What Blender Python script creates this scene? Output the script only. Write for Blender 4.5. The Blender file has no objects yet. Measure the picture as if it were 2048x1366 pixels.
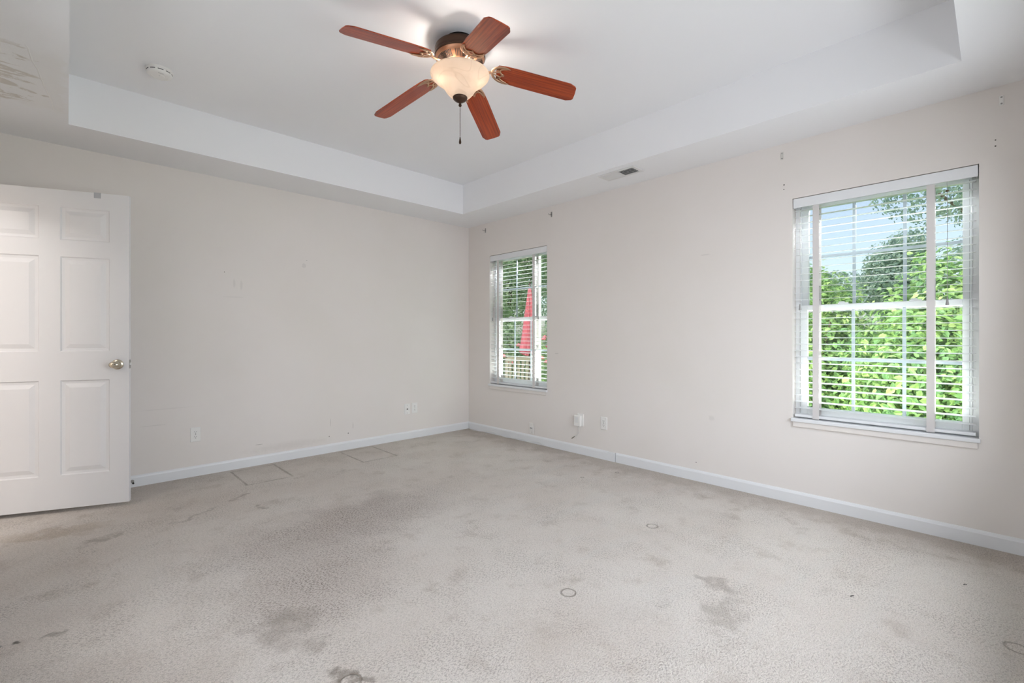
import bpy, bmesh, math, random
from mathutils import Vector, Matrix
PI = math.pi
C = bpy.context.scene.collection
SC = bpy.context.scene

# ------------------------------------------------------------------ camera, sky, lights, exposure
H, W, L = 2.44, 3.542, 4.459            # soffit height, right wall x, left wall y
XS, YB = -0.470, -0.360                 # side wall (with the doorway), back wall
ZT = 2.752                              # raised tray ceiling
TX0, TX1, TY0, TY1 = 0.008, 3.086, 0.115, 3.985
CAM_H = 1.1257
cam_d = bpy.data.cameras.new('camera')
cam = bpy.data.objects.new('camera', cam_d); C.objects.link(cam)
cam.location = (0, 0, CAM_H)
cam.rotation_euler = (PI/2, 0, -0.76443)
cam_d.sensor_width = 36.0
cam_d.lens = 928.783/2048*36.0
cam_d.shift_y = -(683-671.94)/2048
cam_d.clip_start = 0.02; cam_d.clip_end = 400
SC.camera = cam
vs = SC.view_settings
vs.view_transform = 'Standard'; vs.look = 'None'; vs.gamma = 1.0; vs.use_curve_mapping = False
vs.exposure = 1.42

wd = bpy.data.worlds.new('sky'); SC.world = wd; wd.use_nodes = True
wn = wd.node_tree.nodes; wl = wd.node_tree.links
sky = wn.new('ShaderNodeTexSky'); sky.sky_type = 'NISHITA'; sky.sun_disc = False
sky.sun_elevation = math.radians(62); sky.sun_rotation = math.radians(-62)
sky.air_density = 1.0; sky.dust_density = 1.6; sky.ozone_density = 1.3
wn['Background'].inputs['Strength'].default_value = 0.085
hsv = wn.new('ShaderNodeHueSaturation'); hsv.inputs['Saturation'].default_value = 0.66
wl.new(sky.outputs['Color'], hsv.inputs['Color'])
wl.new(hsv.outputs['Color'], wn['Background'].inputs['Color'])

def light(name, kind, loc, energy, color=(1, 1, 1), rot=(0, 0, 0), **kw):
    d = bpy.data.lights.new(name, kind); d.energy = energy; d.color = color
    for k, v in kw.items(): setattr(d, k, v)
    o = bpy.data.objects.new(name, d); C.objects.link(o); o.location = loc; o.rotation_euler = rot
    return o
sun = light('sun', 'SUN', (-6, 6, 12), 1.1, (1.0, 0.95, 0.86), angle=0.02)
sun.rotation_euler = Vector((0.42, -0.22, -0.88)).to_track_quat('-Z', 'Y').to_euler()
# added fill lamps outside the added back and side windows and in the hall
FILL_COLOR = (0.90, 0.92, 1.0)
light('added_fill_back_high', 'AREA', (1.75, YB-0.70, 2.25), 22, FILL_COLOR,
      (math.radians(48), 0, 0), shape='RECTANGLE', size=2.5, size_y=1.1)
light('added_fill_back', 'AREA', (1.75, YB-0.45, 1.32), 21.0, FILL_COLOR,
      (math.radians(90), 0, 0), shape='RECTANGLE', size=2.5, size_y=1.4)
light('added_fill_side', 'AREA', (XS-0.45, 1.45, 1.32), 10, FILL_COLOR,
      (0, math.radians(-90), 0), shape='RECTANGLE', size=1.4, size_y=2.5)
light('added_fill_hall', 'AREA', (XS-0.75, 3.0, 2.36), 10, (1.0, 0.97, 0.95), (0, 0, 0), shape='RECTANGLE', size=0.5, size_y=0.5)  # added ceiling fill in the unseen hall
# daylight entering through the two windows of the right wall (outside the glass, facing in)
for wy in (0.51, 3.62):
    light('daylight_right_window', 'AREA', (W+0.44, wy, 2.60), 380, (0.93, 0.945, 1.0),
          (0, math.radians(50), 0), shape='RECTANGLE', size=0.45, size_y=0.95)
    light('daylight_right_window_ground', 'AREA', (W+0.72, wy, 0.02), 120, (0.96, 0.965, 0.97),
          (0, math.radians(128), 0), shape='RECTANGLE', size=0.5, size_y=0.95)

SC.cycles.use_adaptive_sampling = True; SC.cycles.adaptive_threshold = 0.06
SC.cycles.max_bounces = 12; SC.cycles.diffuse_bounces = 6; SC.cycles.glossy_bounces = 4
SC.cycles.transparent_max_bounces = 16; SC.cycles.transmission_bounces = 8
SC.cycles.sample_clamp_indirect = 4.0
SC.cycles.caustics_reflective = False; SC.cycles.caustics_refractive = False

# ------------------------------------------------------------------ materials
def srgb(r, g, b):
    f = lambda c: (c/255/12.92) if c/255 <= 0.04045 else ((c/255+0.055)/1.055)**2.4
    return (f(r), f(g), f(b), 1)

class NT:
    """small node-tree writer"""
    def __init__(s, name):
        s.m = bpy.data.materials.new(name); s.m.use_nodes = True
        s.t = s.m.node_tree; s.n = s.t.nodes; s.b = s.n['Principled BSDF']
    def set(s, sock, v):
        if isinstance(v, bpy.types.NodeSocket): s.t.links.new(v, sock)
        else: sock.default_value = v
    def p(s, **kw):
        for k, v in kw.items(): s.set(s.b.inputs[k.replace('_', ' ')], v)
        return s
    def math(s, op, a, b=0.0, c=None, clamp=False):
        n = s.n.new('ShaderNodeMath'); n.operation = op; n.use_clamp = clamp
        s.set(n.inputs[0], a); s.set(n.inputs[1], b)
        if c is not None: s.set(n.inputs[2], c)
        return n.outputs[0]
    def vec(s, op, a, b=(0, 0, 0)):
        n = s.n.new('ShaderNodeVectorMath'); n.operation = op
        s.set(n.inputs[0], a); s.set(n.inputs[1], b)
        return n.outputs['Value'] if op in ('LENGTH', 'DOT_PRODUCT', 'DISTANCE') else n.outputs[0]
    def coord(s, which='Object'):
        return s.n.new('ShaderNodeTexCoord').outputs[which]
    def geo(s, which):
        return s.n.new('ShaderNodeNewGeometry').outputs[which]
    def sep(s, v):
        n = s.n.new('ShaderNodeSeparateXYZ'); s.set(n.inputs[0], v); return n.outputs
    def mapping(s, v, loc=(0, 0, 0), rot=(0, 0, 0), scale=(1, 1, 1)):
        n = s.n.new('ShaderNodeMapping'); s.set(n.inputs[0], v)
        n.inputs[1].default_value = loc; n.inputs[2].default_value = rot; n.inputs[3].default_value = scale
        return n.outputs[0]
    def noise(s, v, scale, detail=3, rough=0.55, dist=0.0, out='Fac'):
        n = s.n.new('ShaderNodeTexNoise'); s.set(n.inputs['Vector'], v)
        n.inputs['Scale'].default_value = scale; n.inputs['Detail'].default_value = detail
        n.inputs['Roughness'].default_value = rough; n.inputs['Distortion'].default_value = dist
        return n.outputs[out]
    def ramp(s, v, a, b, lo=0.0, hi=1.0):
        n = s.n.new('ShaderNodeMapRange'); n.interpolation_type = 'SMOOTHSTEP'
        s.set(n.inputs[0], v); s.set(n.inputs[1], a); s.set(n.inputs[2], b); s.set(n.inputs[3], lo); s.set(n.inputs[4], hi)
        return n.outputs[0]
    def mix(s, f, a, b, mode='MIX'):
        n = s.n.new('ShaderNodeMix'); n.data_type = 'RGBA'; n.blend_type = mode
        s.set(n.inputs[0], f); s.set(n.inputs[6], a); s.set(n.inputs[7], b)
        return n.outputs[2]
    def cramp(s, v, stops):
        n = s.n.new('ShaderNodeValToRGB'); s.set(n.inputs[0], v)
        e = n.color_ramp.elements
        while len(e) < len(stops): e.new(0.5)
        for q, (pos, col) in zip(e, stops): q.position = pos; q.color = col
        return n.outputs[0]
    def bump(s, h, strength=0.3, dist=0.01):
        n = s.n.new('ShaderNodeBump'); s.set(n.inputs['Height'], h)
        n.inputs['Strength'].default_value = strength; n.inputs['Distance'].default_value = dist
        s.t.links.new(n.outputs[0], s.b.inputs['Normal'])
    def ellipse(s, xy, cx, cy, rx, ry, rot=0.0, soft=0.5):
        """1 inside a soft-edged ellipse"""
        d = s.vec('SUBTRACT', xy, (cx, cy, 0))
        n = s.n.new('ShaderNodeMapping'); s.set(n.inputs[0], d)
        n.inputs[2].default_value = (0, 0, -rot)
        d = s.vec('MULTIPLY', n.outputs[0], (1/rx, 1/ry, 0))
        return s.ramp(s.vec('LENGTH', d), 1.0, 1.0-soft, 0.0, 1.0)

def simple(name, col, rough=0.5, metal=0.0, spec=0.5, bump=None, **kw):
    n = NT(name); n.p(Base_Color=col, Roughness=rough, Metallic=metal, Specular_IOR_Level=spec)
    for k, v in kw.items(): n.set(n.b.inputs[k.replace('_', ' ')], v)
    if bump: n.bump(n.noise(n.coord(), bump[0], 3), bump[1], bump[2])
    return n.m

def wall_material(name, spots=(), scuffs=()):
    n = NT(name); P = n.coord('Object')
    base = srgb(227, 221, 216)
    big = n.noise(P, 1.3, 3)
    col = n.mix(n.ramp(big, 0.35, 0.65), base, srgb(225, 219, 213))
    for (p, r, soft, c, amt) in scuffs:
        d = n.vec('SUBTRACT', P, p)
        d = n.vec('MULTIPLY', d, (1/r[0], 1/r[1], 1/r[2]))
        w = n.noise(P, 60, 2); 
        m = n.ramp(n.math('ADD', n.vec('LENGTH', d), n.math('MULTIPLY', n.math('SUBTRACT', w, 0.5), 0.8)), 1.0, 1.0-soft)
        col = n.mix(n.math('MULTIPLY', m, amt), col, c)
    for (p, r) in spots:
        d = n.vec('LENGTH', n.vec('SUBTRACT', P, p))
        col = n.mix(n.ramp(d, r, r*0.6), col, srgb(52, 46, 40))
    n.p(Base_Color=col, Roughness=0.62, Specular_IOR_Level=0.25)
    n.bump(n.noise(P, 160, 2), 0.05, 0.002)
    return n.m

DARKM = srgb(95, 88, 80)
M = {}
M['wall_left'] = wall_material('painted_wall_left',
    spots=[((0.95, L, 1.66), 0.004), ((1.62, L, 1.83), 0.003), ((2.02, L, 0.16), 0.006), ((1.83, L, 0.155), 0.005)],
    scuffs=[((1.022, L, 1.57), (0.012, 1, 0.05), 0.6, srgb(160, 156, 150), 0.16),
            ((1.075, L, 1.56), (0.014, 1, 0.055), 0.6, srgb(160, 156, 150), 0.15),
            ((1.02, L, 1.455), (0.10, 1, 0.008), 0.6, srgb(160, 156, 150), 0.10),
            ((1.594, L, 1.782), (0.022, 1, 0.025), 0.3, srgb(160, 156, 150), 0.2),
            ((1.213, L, 0.177), (0.036, 1, 0.004), 0.4, DARKM, 0.35),
            ((1.843, L, 0.288), (0.003, 1, 0.05), 0.4, DARKM, 0.3),
            ((2.07, L, 0.224), (0.004, 1, 0.04), 0.4, DARKM, 0.3),
            ((0.55, L, 0.56), (0.25, 1, 0.006), 0.6, DARKM, 0.07),
            ((0.48, L, 0.44), (0.10, 1, 0.005), 0.6, DARKM, 0.12),
            ((1.45, L, 0.13), (0.5, 1, 0.05), 0.9, srgb(180, 172, 162), 0.2)])
M['wall_right'] = wall_material('painted_wall_right',
    spots=[((W, 1.005, 2.159), 0.0055), ((W, 1.006, 2.128), 0.004), ((W, 0.003, 2.161), 0.004), ((W, 0.003, 2.129), 0.0045),
           ((W, 1.62, 0.14), 0.004)],
    scuffs=[((W, 3.05, 0.95), (1, 0.03, 0.006), 0.6, DARKM, 0.2), ((W, 1.55, 1.75), (1, 0.05, 0.008), 0.7, DARKM, 0.12),
            ((W, 1.5, 0.5), (1, 0.03, 0.03), 0.7, DARKM, 0.10)])
M['wall'] = wall_material('painted_wall')
M['trim'] = simple('white_trim_paint', srgb(226, 227, 228), 0.35, bump=(90, 0.03, 0.002))
M['door'] = simple('white_door_paint', srgb(222, 221, 221), 0.42, bump=(220, 0.05, 0.001))
M['vinyl'] = simple('white_vinyl', srgb(238, 239, 240), 0.4)
M['grille'] = simple('pale_grille', srgb(214, 220, 230), 0.5)
M['plastic'] = simple('white_plastic', srgb(232, 230, 226), 0.32)
M['plastic_grey'] = simple('grey_plastic', srgb(150, 148, 146), 0.4)
M['slot'] = simple('dark_slot', srgb(38, 35, 33), 0.6)
M['nickel'] = simple('satin_nickel', srgb(205, 196, 178), 0.22, 1.0)
M['steel'] = simple('steel', srgb(165, 163, 160), 0.35, 1.0)
M['black'] = simple('black_metal', srgb(24, 22, 21), 0.4, 0.6)
M['rubber'] = simple('dark_rubber', srgb(40, 36, 34), 0.7)
M['cord_white'] = simple('white_cord', srgb(226, 226, 224), 0.55)
M['vent'] = simple('white_vent_enamel', srgb(218, 217, 215), 0.4)
M['duct_shade'] = simple('painted_duct_shade', srgb(30, 29, 28), 0.8)

def ceiling_material():
    n = NT('ceiling_paint'); P = n.coord('Object')
    X, Y, Z = n.sep(P)
    col = srgb(238, 238, 239)
    # water damage on the soffit beside the doorway: rough patch with peeled paint, filler and a paper seam
    jit = n.noise(P, 14, 4, 0.6)
    j = n.math('MULTIPLY', n.math('SUBTRACT', jit, 0.5), 0.16)
    inx = n.ramp(n.math('ADD', X, j), 0.004, -0.03)
    iny = n.math('MULTIPLY', n.ramp(n.math('ADD', Y, j), 3.00, 3.12), n.ramp(n.math('ADD', Y, j), 3.84, 3.76))
    area = n.math('MULTIPLY', n.math('MULTIPLY', inx, iny), n.ramp(Z, H+0.02, H+0.01))
    filler = n.mix(n.noise(P, 9, 3), srgb(229, 227, 224), srgb(236, 235, 233))
    col2 = n.mix(n.math('MULTIPLY', area, 0.5), col, filler)
    S = n.mapping(P, rot=(0, 0, math.radians(-14)), scale=(1.0, 3.2, 1))
    pn = n.noise(S, 5.2, 5, 0.62, 0.6)
    left = n.ramp(X, -0.055, -0.16)
    peel = n.math('MULTIPLY', n.ramp(n.math('ADD', pn, n.math('MULTIPLY', left, 0.10)), 0.66, 0.68), n.math('MULTIPLY', area, n.ramp(X, -0.04, -0.09)))
    b1 = n.ellipse(P, -0.235, 3.36, 0.16, 0.030, math.radians(8), 0.3)
    b2 = n.ellipse(P, -0.225, 3.455, 0.12, 0.024, math.radians(12), 0.3)
    b3 = n.ellipse(P, -0.26, 3.535, 0.085, 0.040, math.radians(18), 0.15)
    b4 = n.ellipse(P, -0.150, 3.59, 0.045, 0.016, math.radians(22), 0.3)
    band = n.math('MAXIMUM', n.math('MAXIMUM', b1, b2), b4)
    band = n.math('MULTIPLY', band, n.ramp(n.noise(P, 38, 4, 0.7), 0.42, 0.5))
    band = n.math('MAXIMUM', band, b3)
    peel = n.math('MAXIMUM', peel, n.math('MULTIPLY', band, n.ramp(Z, H+0.02, H+0.01)))
    col3 = n.mix(n.math('MULTIPLY', peel, 0.8), col2, srgb(205, 199, 190))
    seam = n.math('SUBTRACT', X, n.math('ADD', -0.124, n.math('MULTIPLY', n.math('SUBTRACT', Y, 3.128), 0.11)))
    seam = n.math('ADD', seam, n.math('MULTIPLY', n.math('SUBTRACT', n.noise(P, 7, 2), 0.5), 0.03))
    seamm = n.math('MULTIPLY', n.ramp(n.math('ABSOLUTE', seam), 0.004, 0.001), area)
    col4 = n.mix(seamm, col3, srgb(240, 239, 236))
    # joint compound seam along the soffit
    s2 = n.math('ADD', n.math('SUBTRACT', Y, 3.80), n.math('MULTIPLY', X, 0.12))
    m2 = n.math('MULTIPLY', n.ramp(n.math('ABSOLUTE', s2), 0.012, 0.004), n.math('MULTIPLY', n.ramp(X, 0.006, 0.0), n.ramp(Z, H+0.02, H+0.01)))
    col5 = n.mix(n.math('MULTIPLY', m2, 0.5), col4, srgb(238, 238, 237))
    n.p(Base_Color=col5, Roughness=0.75, Specular_IOR_Level=0.2)
    h = n.math('ADD', n.math('MULTIPLY', n.noise(P, 150, 2), 0.12), n.math('MULTIPLY', area, n.math('MULTIPLY', n.noise(P, 30, 4, 0.6, 1.5), 0.9)))
    h = n.math('ADD', h, n.math('MULTIPLY', seamm, 1.2)); h = n.math('SUBTRACT', h, n.math('MULTIPLY', peel, 0.8))
    n.bump(h, 0.35, 0.003)
    return n.m
M['ceiling'] = ceiling_material()

RINGS = [(2.503, 1.412, 0.031), (1.588, 1.301, 0.031), (2.473, -0.054, 0.034), (0.667, 1.459, 0.033), (3.275, 2.164, 0.014), (2.96, 2.28, 0.012)]
RECTS = [(1.145, 4.142, 0.165, 0.236), (2.077, 4.152, 0.167, 0.245)]
def carpet_material():
    n = NT('worn_beige_carpet'); P = n.coord('Object')
    X, Y, Z = n.sep(P)
    w1 = n.noise(P, 6, 4, 0.6, 0.0, 'Color')
    wob = n.vec('MULTIPLY', n.vec('SUBTRACT', w1, (0.5, 0.5, 0.5)), (0.42, 0.42, 0))
    Q = n.vec('ADD', P, wob)
    light_c, mid_c, dark_c, brown_c = srgb(235, 228, 220), srgb(227, 218, 209), srgb(198, 188, 180), srgb(204, 190, 176)
    big = n.noise(P, 1.5, 4, 0.62)
    col = n.mix(n.ramp(big, 0.34, 0.66), light_c, mid_c)
    mot = n.noise(P, 5.5, 5, 0.65)
    col = n.mix(n.ramp(mot, 0.52, 0.75, 0, 0.55), col, srgb(188, 176, 164))
    # brushed lighter streaks left by a vacuum cleaner near the right wall
    st = n.noise(n.mapping(P, rot=(0, 0, math.radians(-8)), scale=(0.55, 4, 1)), 2.0, 4, 0.6, 0.8)
    rgt = n.ramp(n.math('SUBTRACT', X, n.math('MULTIPLY', Y, 0.35)), 0.7, 1.7)
    col = n.mix(n.math('MULTIPLY', n.ramp(st, 0.48, 0.66, 0, 0.35), rgt), col, srgb(226, 222, 216))
    # worn traffic patches and stains (x, y, rx, ry, rotation, softness, amount, colour)
    traffic = None
    for (cx, cy, rx, ry, ro, so, am, cc) in [
            (1.25, 2.72, 0.98, 0.46, 0.05, 0.85, 0.60, dark_c), (0.80, 2.20, 0.72, 0.62, 0.6, 0.9, 0.40, dark_c),
            (1.55, 2.93, 0.25, 0.17, 0.75, 0.8, 0.40, dark_c), (0.80, 2.10, 0.55, 0.40, 0.5, 0.9, 0.32, dark_c),
            (0.60, 1.92, 0.15, 0.20, 0.2, 0.95, 0.75, srgb(158, 149, 138)), (0.66, 1.72, 0.07, 0.08, 0.2, 0.95, 0.5, srgb(158, 149, 138)),
            (0.872, 3.648, 0.06, 0.06, 0, 0.8, 0.6, srgb(158, 143, 136)), (0.921, 3.364, 0.05, 0.06, 0, 0.8, 0.6, srgb(150, 142, 130)),
            (0.123, 3.449, 0.09, 0.06, 0.4, 0.8, 0.55, srgb(155, 146, 134)), (0.60, 3.48, 0.20, 0.03, 0.5, 0.9, 0.5, srgb(155, 146, 138)),
            (2.115, 0.88, 0.10, 0.08, 0, 0.7, 0.55, srgb(160, 150, 140)), (1.93, 0.76, 0.14, 0.09, 0.4, 0.7, 0.55, srgb(172, 164, 153)),
            (1.33, 1.16, 0.30, 0.25, 0.3, 0.9, 0.25, brown_c), (1.40, 0.95, 0.10, 0.10, 0, 0.9, 0.35, brown_c),
            (0.667, 1.49, 0.06, 0.04, 0.6, 0.8, 0.75, srgb(138, 127, 115)), (-0.144, 2.513, 0.035, 0.03, 0, 0.7, 0.95, srgb(78, 72, 64)),
            (-0.05, 2.45, 0.05, 0.03, 0, 0.9, 0.6, srgb(130, 122, 110)), (0.05, 2.00, 0.25, 0.25, 0, 0.9, 0.30, brown_c),
            (-0.05, 3.72, 0.40, 0.10, -0.35, 0.9, 0.5, srgb(190, 172, 148)), (0.33, 1.80, 0.18, 0.18, 0, 0.9, 0.25, brown_c)]:
        m = n.math('MULTIPLY', n.ellipse(Q, cx, cy, rx, ry, ro, so), am)
        col = n.mix(m, col, cc)
        if rx > 0.5: traffic = m if traffic is None else n.math('MAXIMUM', traffic, m)
    # soiled strips along the baseboards
    e1 = n.ramp(n.math('ADD', X, n.math('MULTIPLY', n.math('SUBTRACT', mot, 0.5), 0.9)), W-0.40, W-0.06)
    col = n.mix(n.math('MULTIPLY', e1, 0.48), col, srgb(178, 166, 151))
    e2 = n.ramp(n.math('ADD', Y, n.math('MULTIPLY', n.math('SUBTRACT', mot, 0.5), 0.8)), L-0.50, L-0.04)
    col = n.mix(n.math('MULTIPLY', e2, 0.26), col, srgb(180, 170, 156))
    # pile: tufts lying over, with shade in the gaps painted into the colour
    LP = n.mapping(P, rot=(0, 0, 0.76), scale=(0.62, 1, 1))      # the pile leans one way
    tuft = n.noise(LP, 165, 3, 0.6, 0.3)
    tuft2 = n.noise(P, 330, 2, 0.7)
    amt = n.math('ADD', 0.24, n.math('MULTIPLY', traffic, 1.05))
    amt = n.math('ADD', amt, n.ramp(n.noise(P, 3.3, 3), 0.42, 0.66, 0.0, 0.26))
    gap = n.math('MULTIPLY', n.ramp(tuft, 0.53, 0.38), amt, clamp=True)
    col = n.mix(gap, col, srgb(120, 108, 98))
    col = n.mix(n.ramp(tuft2, 0.60, 0.36, 0, 0.42), col, srgb(150, 139, 130))
    col = n.mix(n.ramp(tuft2, 0.55, 0.75, 0, 0.5), col, srgb(238, 232, 226))
    hgt = n.math('ADD', n.math('MULTIPLY', tuft, 0.8), n.math('MULTIPLY', tuft2, 0.45))
    # dents pressed by furniture feet, shade inside them painted into the colour too
    dent = None
    wj = n.math('MULTIPLY', n.math('SUBTRACT', n.noise(P, 45, 2), 0.5), 0.010)
    for (cx, cy, r) in RINGS:
        d = n.vec('LENGTH', n.vec('MULTIPLY', n.vec('SUBTRACT', P, (cx, cy, 0)), (1, 1, 0)))
        m = n.ramp(n.math('ABSOLUTE', n.math('ADD', n.math('SUBTRACT', d, r), wj)), 0.0065, 0.001)
        dent = m if dent is None else n.math('MAXIMUM', dent, m)
    for (cx, cy, a, b) in RECTS:
        dx = n.math('SUBTRACT', n.math('ABSOLUTE', n.math('SUBTRACT', X, cx)), a)
        dy = n.math('SUBTRACT', n.math('ABSOLUTE', n.math('SUBTRACT', Y, cy)), b)
        d = n.math('ABSOLUTE', n.math('ADD', n.math('MAXIMUM', dx, dy), wj))
        dent = n.math('MAXIMUM', dent, n.math('MULTIPLY', n.ramp(d, 0.012, 0.002), n.ramp(n.noise(P, 9, 2), 0.30, 0.55, 0.35, 1.0)))
    col = n.mix(n.math('MULTIPLY', dent, 0.5), col, srgb(134, 122, 108))
    hgt = n.math('SUBTRACT', hgt, n.math('MULTIPLY', dent, 0.9))
    n.p(Base_Color=col, Roughness=0.95, Specular_IOR_Level=0.1)
    n.b.inputs['Sheen Weight'].default_value = 0.085
    n.bump(hgt, 0.9, 0.010)
    return n.m
M['carpet'] = carpet_material()

def glass_material():
    n = NT('window_glass'); t = n.t
    tr = n.n.new('ShaderNodeBsdfTransparent'); tr.inputs[0].default_value = (0.97, 0.985, 0.98, 1)
    gl = n.n.new('ShaderNodeBsdfGlossy'); gl.inputs['Roughness'].default_value = 0.02
    fr = n.n.new('ShaderNodeFresnel'); fr.inputs[0].default_value = 1.12
    mx = n.n.new('ShaderNodeMixShader')
    t.links.new(fr.outputs[0], mx.inputs[0]); t.links.new(tr.outputs[0], mx.inputs[1]); t.links.new(gl.outputs[0], mx.inputs[2])
    t.links.new(mx.outputs[0], n.n['Material Output'].inputs[0])
    return n.m
M['glass'] = glass_material()

def translucent_material(name, col, frac, rough=0.5):
    n = NT(name); t = n.t
    n.p(Base_Color=col, Roughness=rough)
    tl = n.n.new('ShaderNodeBsdfTranslucent'); n.set(tl.inputs[0], col)
    mx = n.n.new('ShaderNodeMixShader'); mx.inputs[0].default_value = frac
    t.links.new(n.b.outputs[0], mx.inputs[1]); t.links.new(tl.outputs[0], mx.inputs[2])
    t.links.new(mx.outputs[0], n.n['Material Output'].inputs[0])
    return n
M['tape'] = translucent_material('blind_tape', srgb(232, 228, 226), 0.35, 0.8).m
M['slat'] = translucent_material('blind_slat', srgb(240, 241, 242), 0.10, 0.35).m

def bowl_material():
    n = NT('alabaster_glass'); P = n.coord('Object'); t = n.t
    v = n.noise(n.mapping(P, scale=(1, 1, 1.6)), 6, 1, 0.5, 1.0)
    vein = n.ramp(n.math('ABSOLUTE', n.math('SUBTRACT', v, 0.5)), 0.035, 0.0)
    cloud = n.noise(P, 7, 3)
    col = n.mix(n.ramp(cloud, 0.35, 0.65), srgb(246, 236, 224), srgb(238, 226, 212))
    col = n.mix(n.math('MULTIPLY', vein, 0.40), col, srgb(216, 202, 186))
    n.p(Base_Color=col, Roughness=0.25, Specular_IOR_Level=0.4)
    tl = n.n.new('ShaderNodeBsdfTranslucent'); n.set(tl.inputs[0], n.mix(1.0, col, (0.80, 0.79, 0.78, 1), 'MULTIPLY'))
    mx = n.n.new('ShaderNodeMixShader'); mx.inputs[0].default_value = 0.62
    t.links.new(n.b.outputs[0], mx.inputs[1]); t.links.new(tl.outputs[0], mx.inputs[2])
    t.links.new(mx.outputs[0], n.n['Material Output'].inputs[0])
    return n.m
M['bowl'] = bowl_material()

def wood_material(name, c1, c2, c3):
    n = NT(name); P = n.coord('Object')
    g = n.noise(n.mapping(P, scale=(0.5, 26, 6)), 5, 3, 0.55, 0.25)
    f = n.noise(n.mapping(P, scale=(0.8, 110, 20)), 5, 2, 0.6)
    col = n.cramp(g, [(0.30, c1), (0.52, c2), (0.72, c3)])
    col = n.mix(n.ramp(f, 0.35, 0.65, 0.35, 0.0), col, c1)
    n.p(Base_Color=col, Roughness=0.33, Specular_IOR_Level=0.5)
    n.b.inputs['Coat Weight'].default_value = 0.15; n.b.inputs['Coat Roughness'].default_value = 0.22
    return n.m
M['cherry'] = wood_material('cherry_wood', srgb(116, 38, 12), srgb(166, 62, 18), srgb(192, 88, 36))
M['bronze'] = simple('bronze', srgb(120, 82, 56), 0.34, 0.85)
M['bronze_light'] = simple('brushed_copper_bronze', srgb(190, 138, 106), 0.36, 0.8)
M['champagne'] = simple('antique_champagne', srgb(184, 148, 120), 0.38, 0.8)
M['bronze_dark'] = simple('oil_rubbed_bronze', srgb(74, 54, 42), 0.38, 0.7)

def leaf_material(name, stops, trans=0.35):
    n = NT(name); t = n.t
    r = n.geo('Random Per Island')
    big = n.noise(n.coord('Object'), 1.1, 2)
    f = n.math('ADD', n.math('MULTIPLY', r, 0.65), n.math('MULTIPLY', n.math('SUBTRACT', big, 0.28), 0.75), clamp=True)
    col = n.cramp(f, stops)
    n.p(Base_Color=col, Roughness=0.5, Specular_IOR_Level=0.3)
    tl = n.n.new('ShaderNodeBsdfTranslucent'); n.set(tl.inputs[0], col)
    mx = n.n.new('ShaderNodeMixShader'); mx.inputs[0].default_value = trans
    t.links.new(n.b.outputs[0], mx.inputs[1]); t.links.new(tl.outputs[0], mx.inputs[2])
    t.links.new(mx.outputs[0], n.n['Material Output'].inputs[0])
    return n.m
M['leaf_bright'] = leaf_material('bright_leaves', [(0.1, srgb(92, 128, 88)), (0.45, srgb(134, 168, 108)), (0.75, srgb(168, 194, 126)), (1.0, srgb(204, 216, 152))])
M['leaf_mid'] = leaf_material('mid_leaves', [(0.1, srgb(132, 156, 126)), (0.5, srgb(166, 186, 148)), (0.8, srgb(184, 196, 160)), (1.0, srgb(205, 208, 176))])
M['leaf_far'] = leaf_material('far_leaves', [(0.1, srgb(146, 170, 162)), (0.5, srgb(172, 192, 176)), (0.8, srgb(194, 208, 186)), (1.0, srgb(212, 218, 196))])  # distance haze is put into these pale, low-contrast leaf colours
M['bark'] = simple('bark', srgb(120, 105, 92), 0.9, bump=(30, 0.5, 0.02))
M['rose'] = simple('pink_petals', srgb(236, 130, 140), 0.6)
M['red_canvas'] = translucent_material('red_canvas', srgb(212, 116, 128), 0.3, 0.8).m
M['wood_grey'] = simple('weathered_wood', srgb(112, 105, 94), 0.85, bump=(25, 0.4, 0.01))
M['stone'] = simple('pale_paving', srgb(186, 178, 176), 0.85, bump=(40, 0.3, 0.01))
def grass_material():
    n = NT('lawn_grass'); P = n.coord('Object')
    col = n.mix(n.noise(P, 1.2, 4), srgb(140, 178, 92), srgb(184, 208, 128))
    col = n.mix(n.noise(P, 60, 3), col, srgb(120, 158, 78))
    n.p(Base_Color=col, Roughness=0.9); n.bump(n.noise(P, 80, 3), 0.6, 0.05)
    return n.m
M['grass'] = grass_material()

# ------------------------------------------------------------------ object helpers
def tag(o, label=None, cat=None, group=None, kind=None):
    if label: o['label'] = label
    if cat: o['category'] = cat
    if group: o['group'] = group
    if kind: o['kind'] = kind
    return o
def thing(name, label, cat, loc=(0, 0, 0), rotz=0.0, group=None, kind=None):
    o = bpy.data.objects.new(name, None); C.objects.link(o)
    o.empty_display_size = 0.05
    o.location = loc; o.rotation_euler = (0, 0, rotz)
    return tag(o, label, cat, group, kind)
def obj(name, bm, mat, parent=None, smooth=False, bevel=0.0, segs=2):
    me = bpy.data.meshes.new(name); bm.normal_update()
    bm.to_mesh(me); bm.free()
    me.materials.append(mat)
    if smooth:
        for p in me.polygons: p.use_smooth = True
        me.set_sharp_from_angle(angle=math.radians(40))
    o = bpy.data.objects.new(name, me); C.objects.link(o)
    if parent: o.parent = parent
    if bevel:
        b = o.modifiers.new('bevel', 'BEVEL'); b.width = bevel; b.segments = segs; b.limit_method = 'ANGLE'
    return o
def struct(name, bm, mat, parent=None, **kw):
    o = obj(name, bm, mat, parent, **kw)
    if not parent: o['kind'] = 'structure'
    return o
def B(): return bmesh.new()
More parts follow.
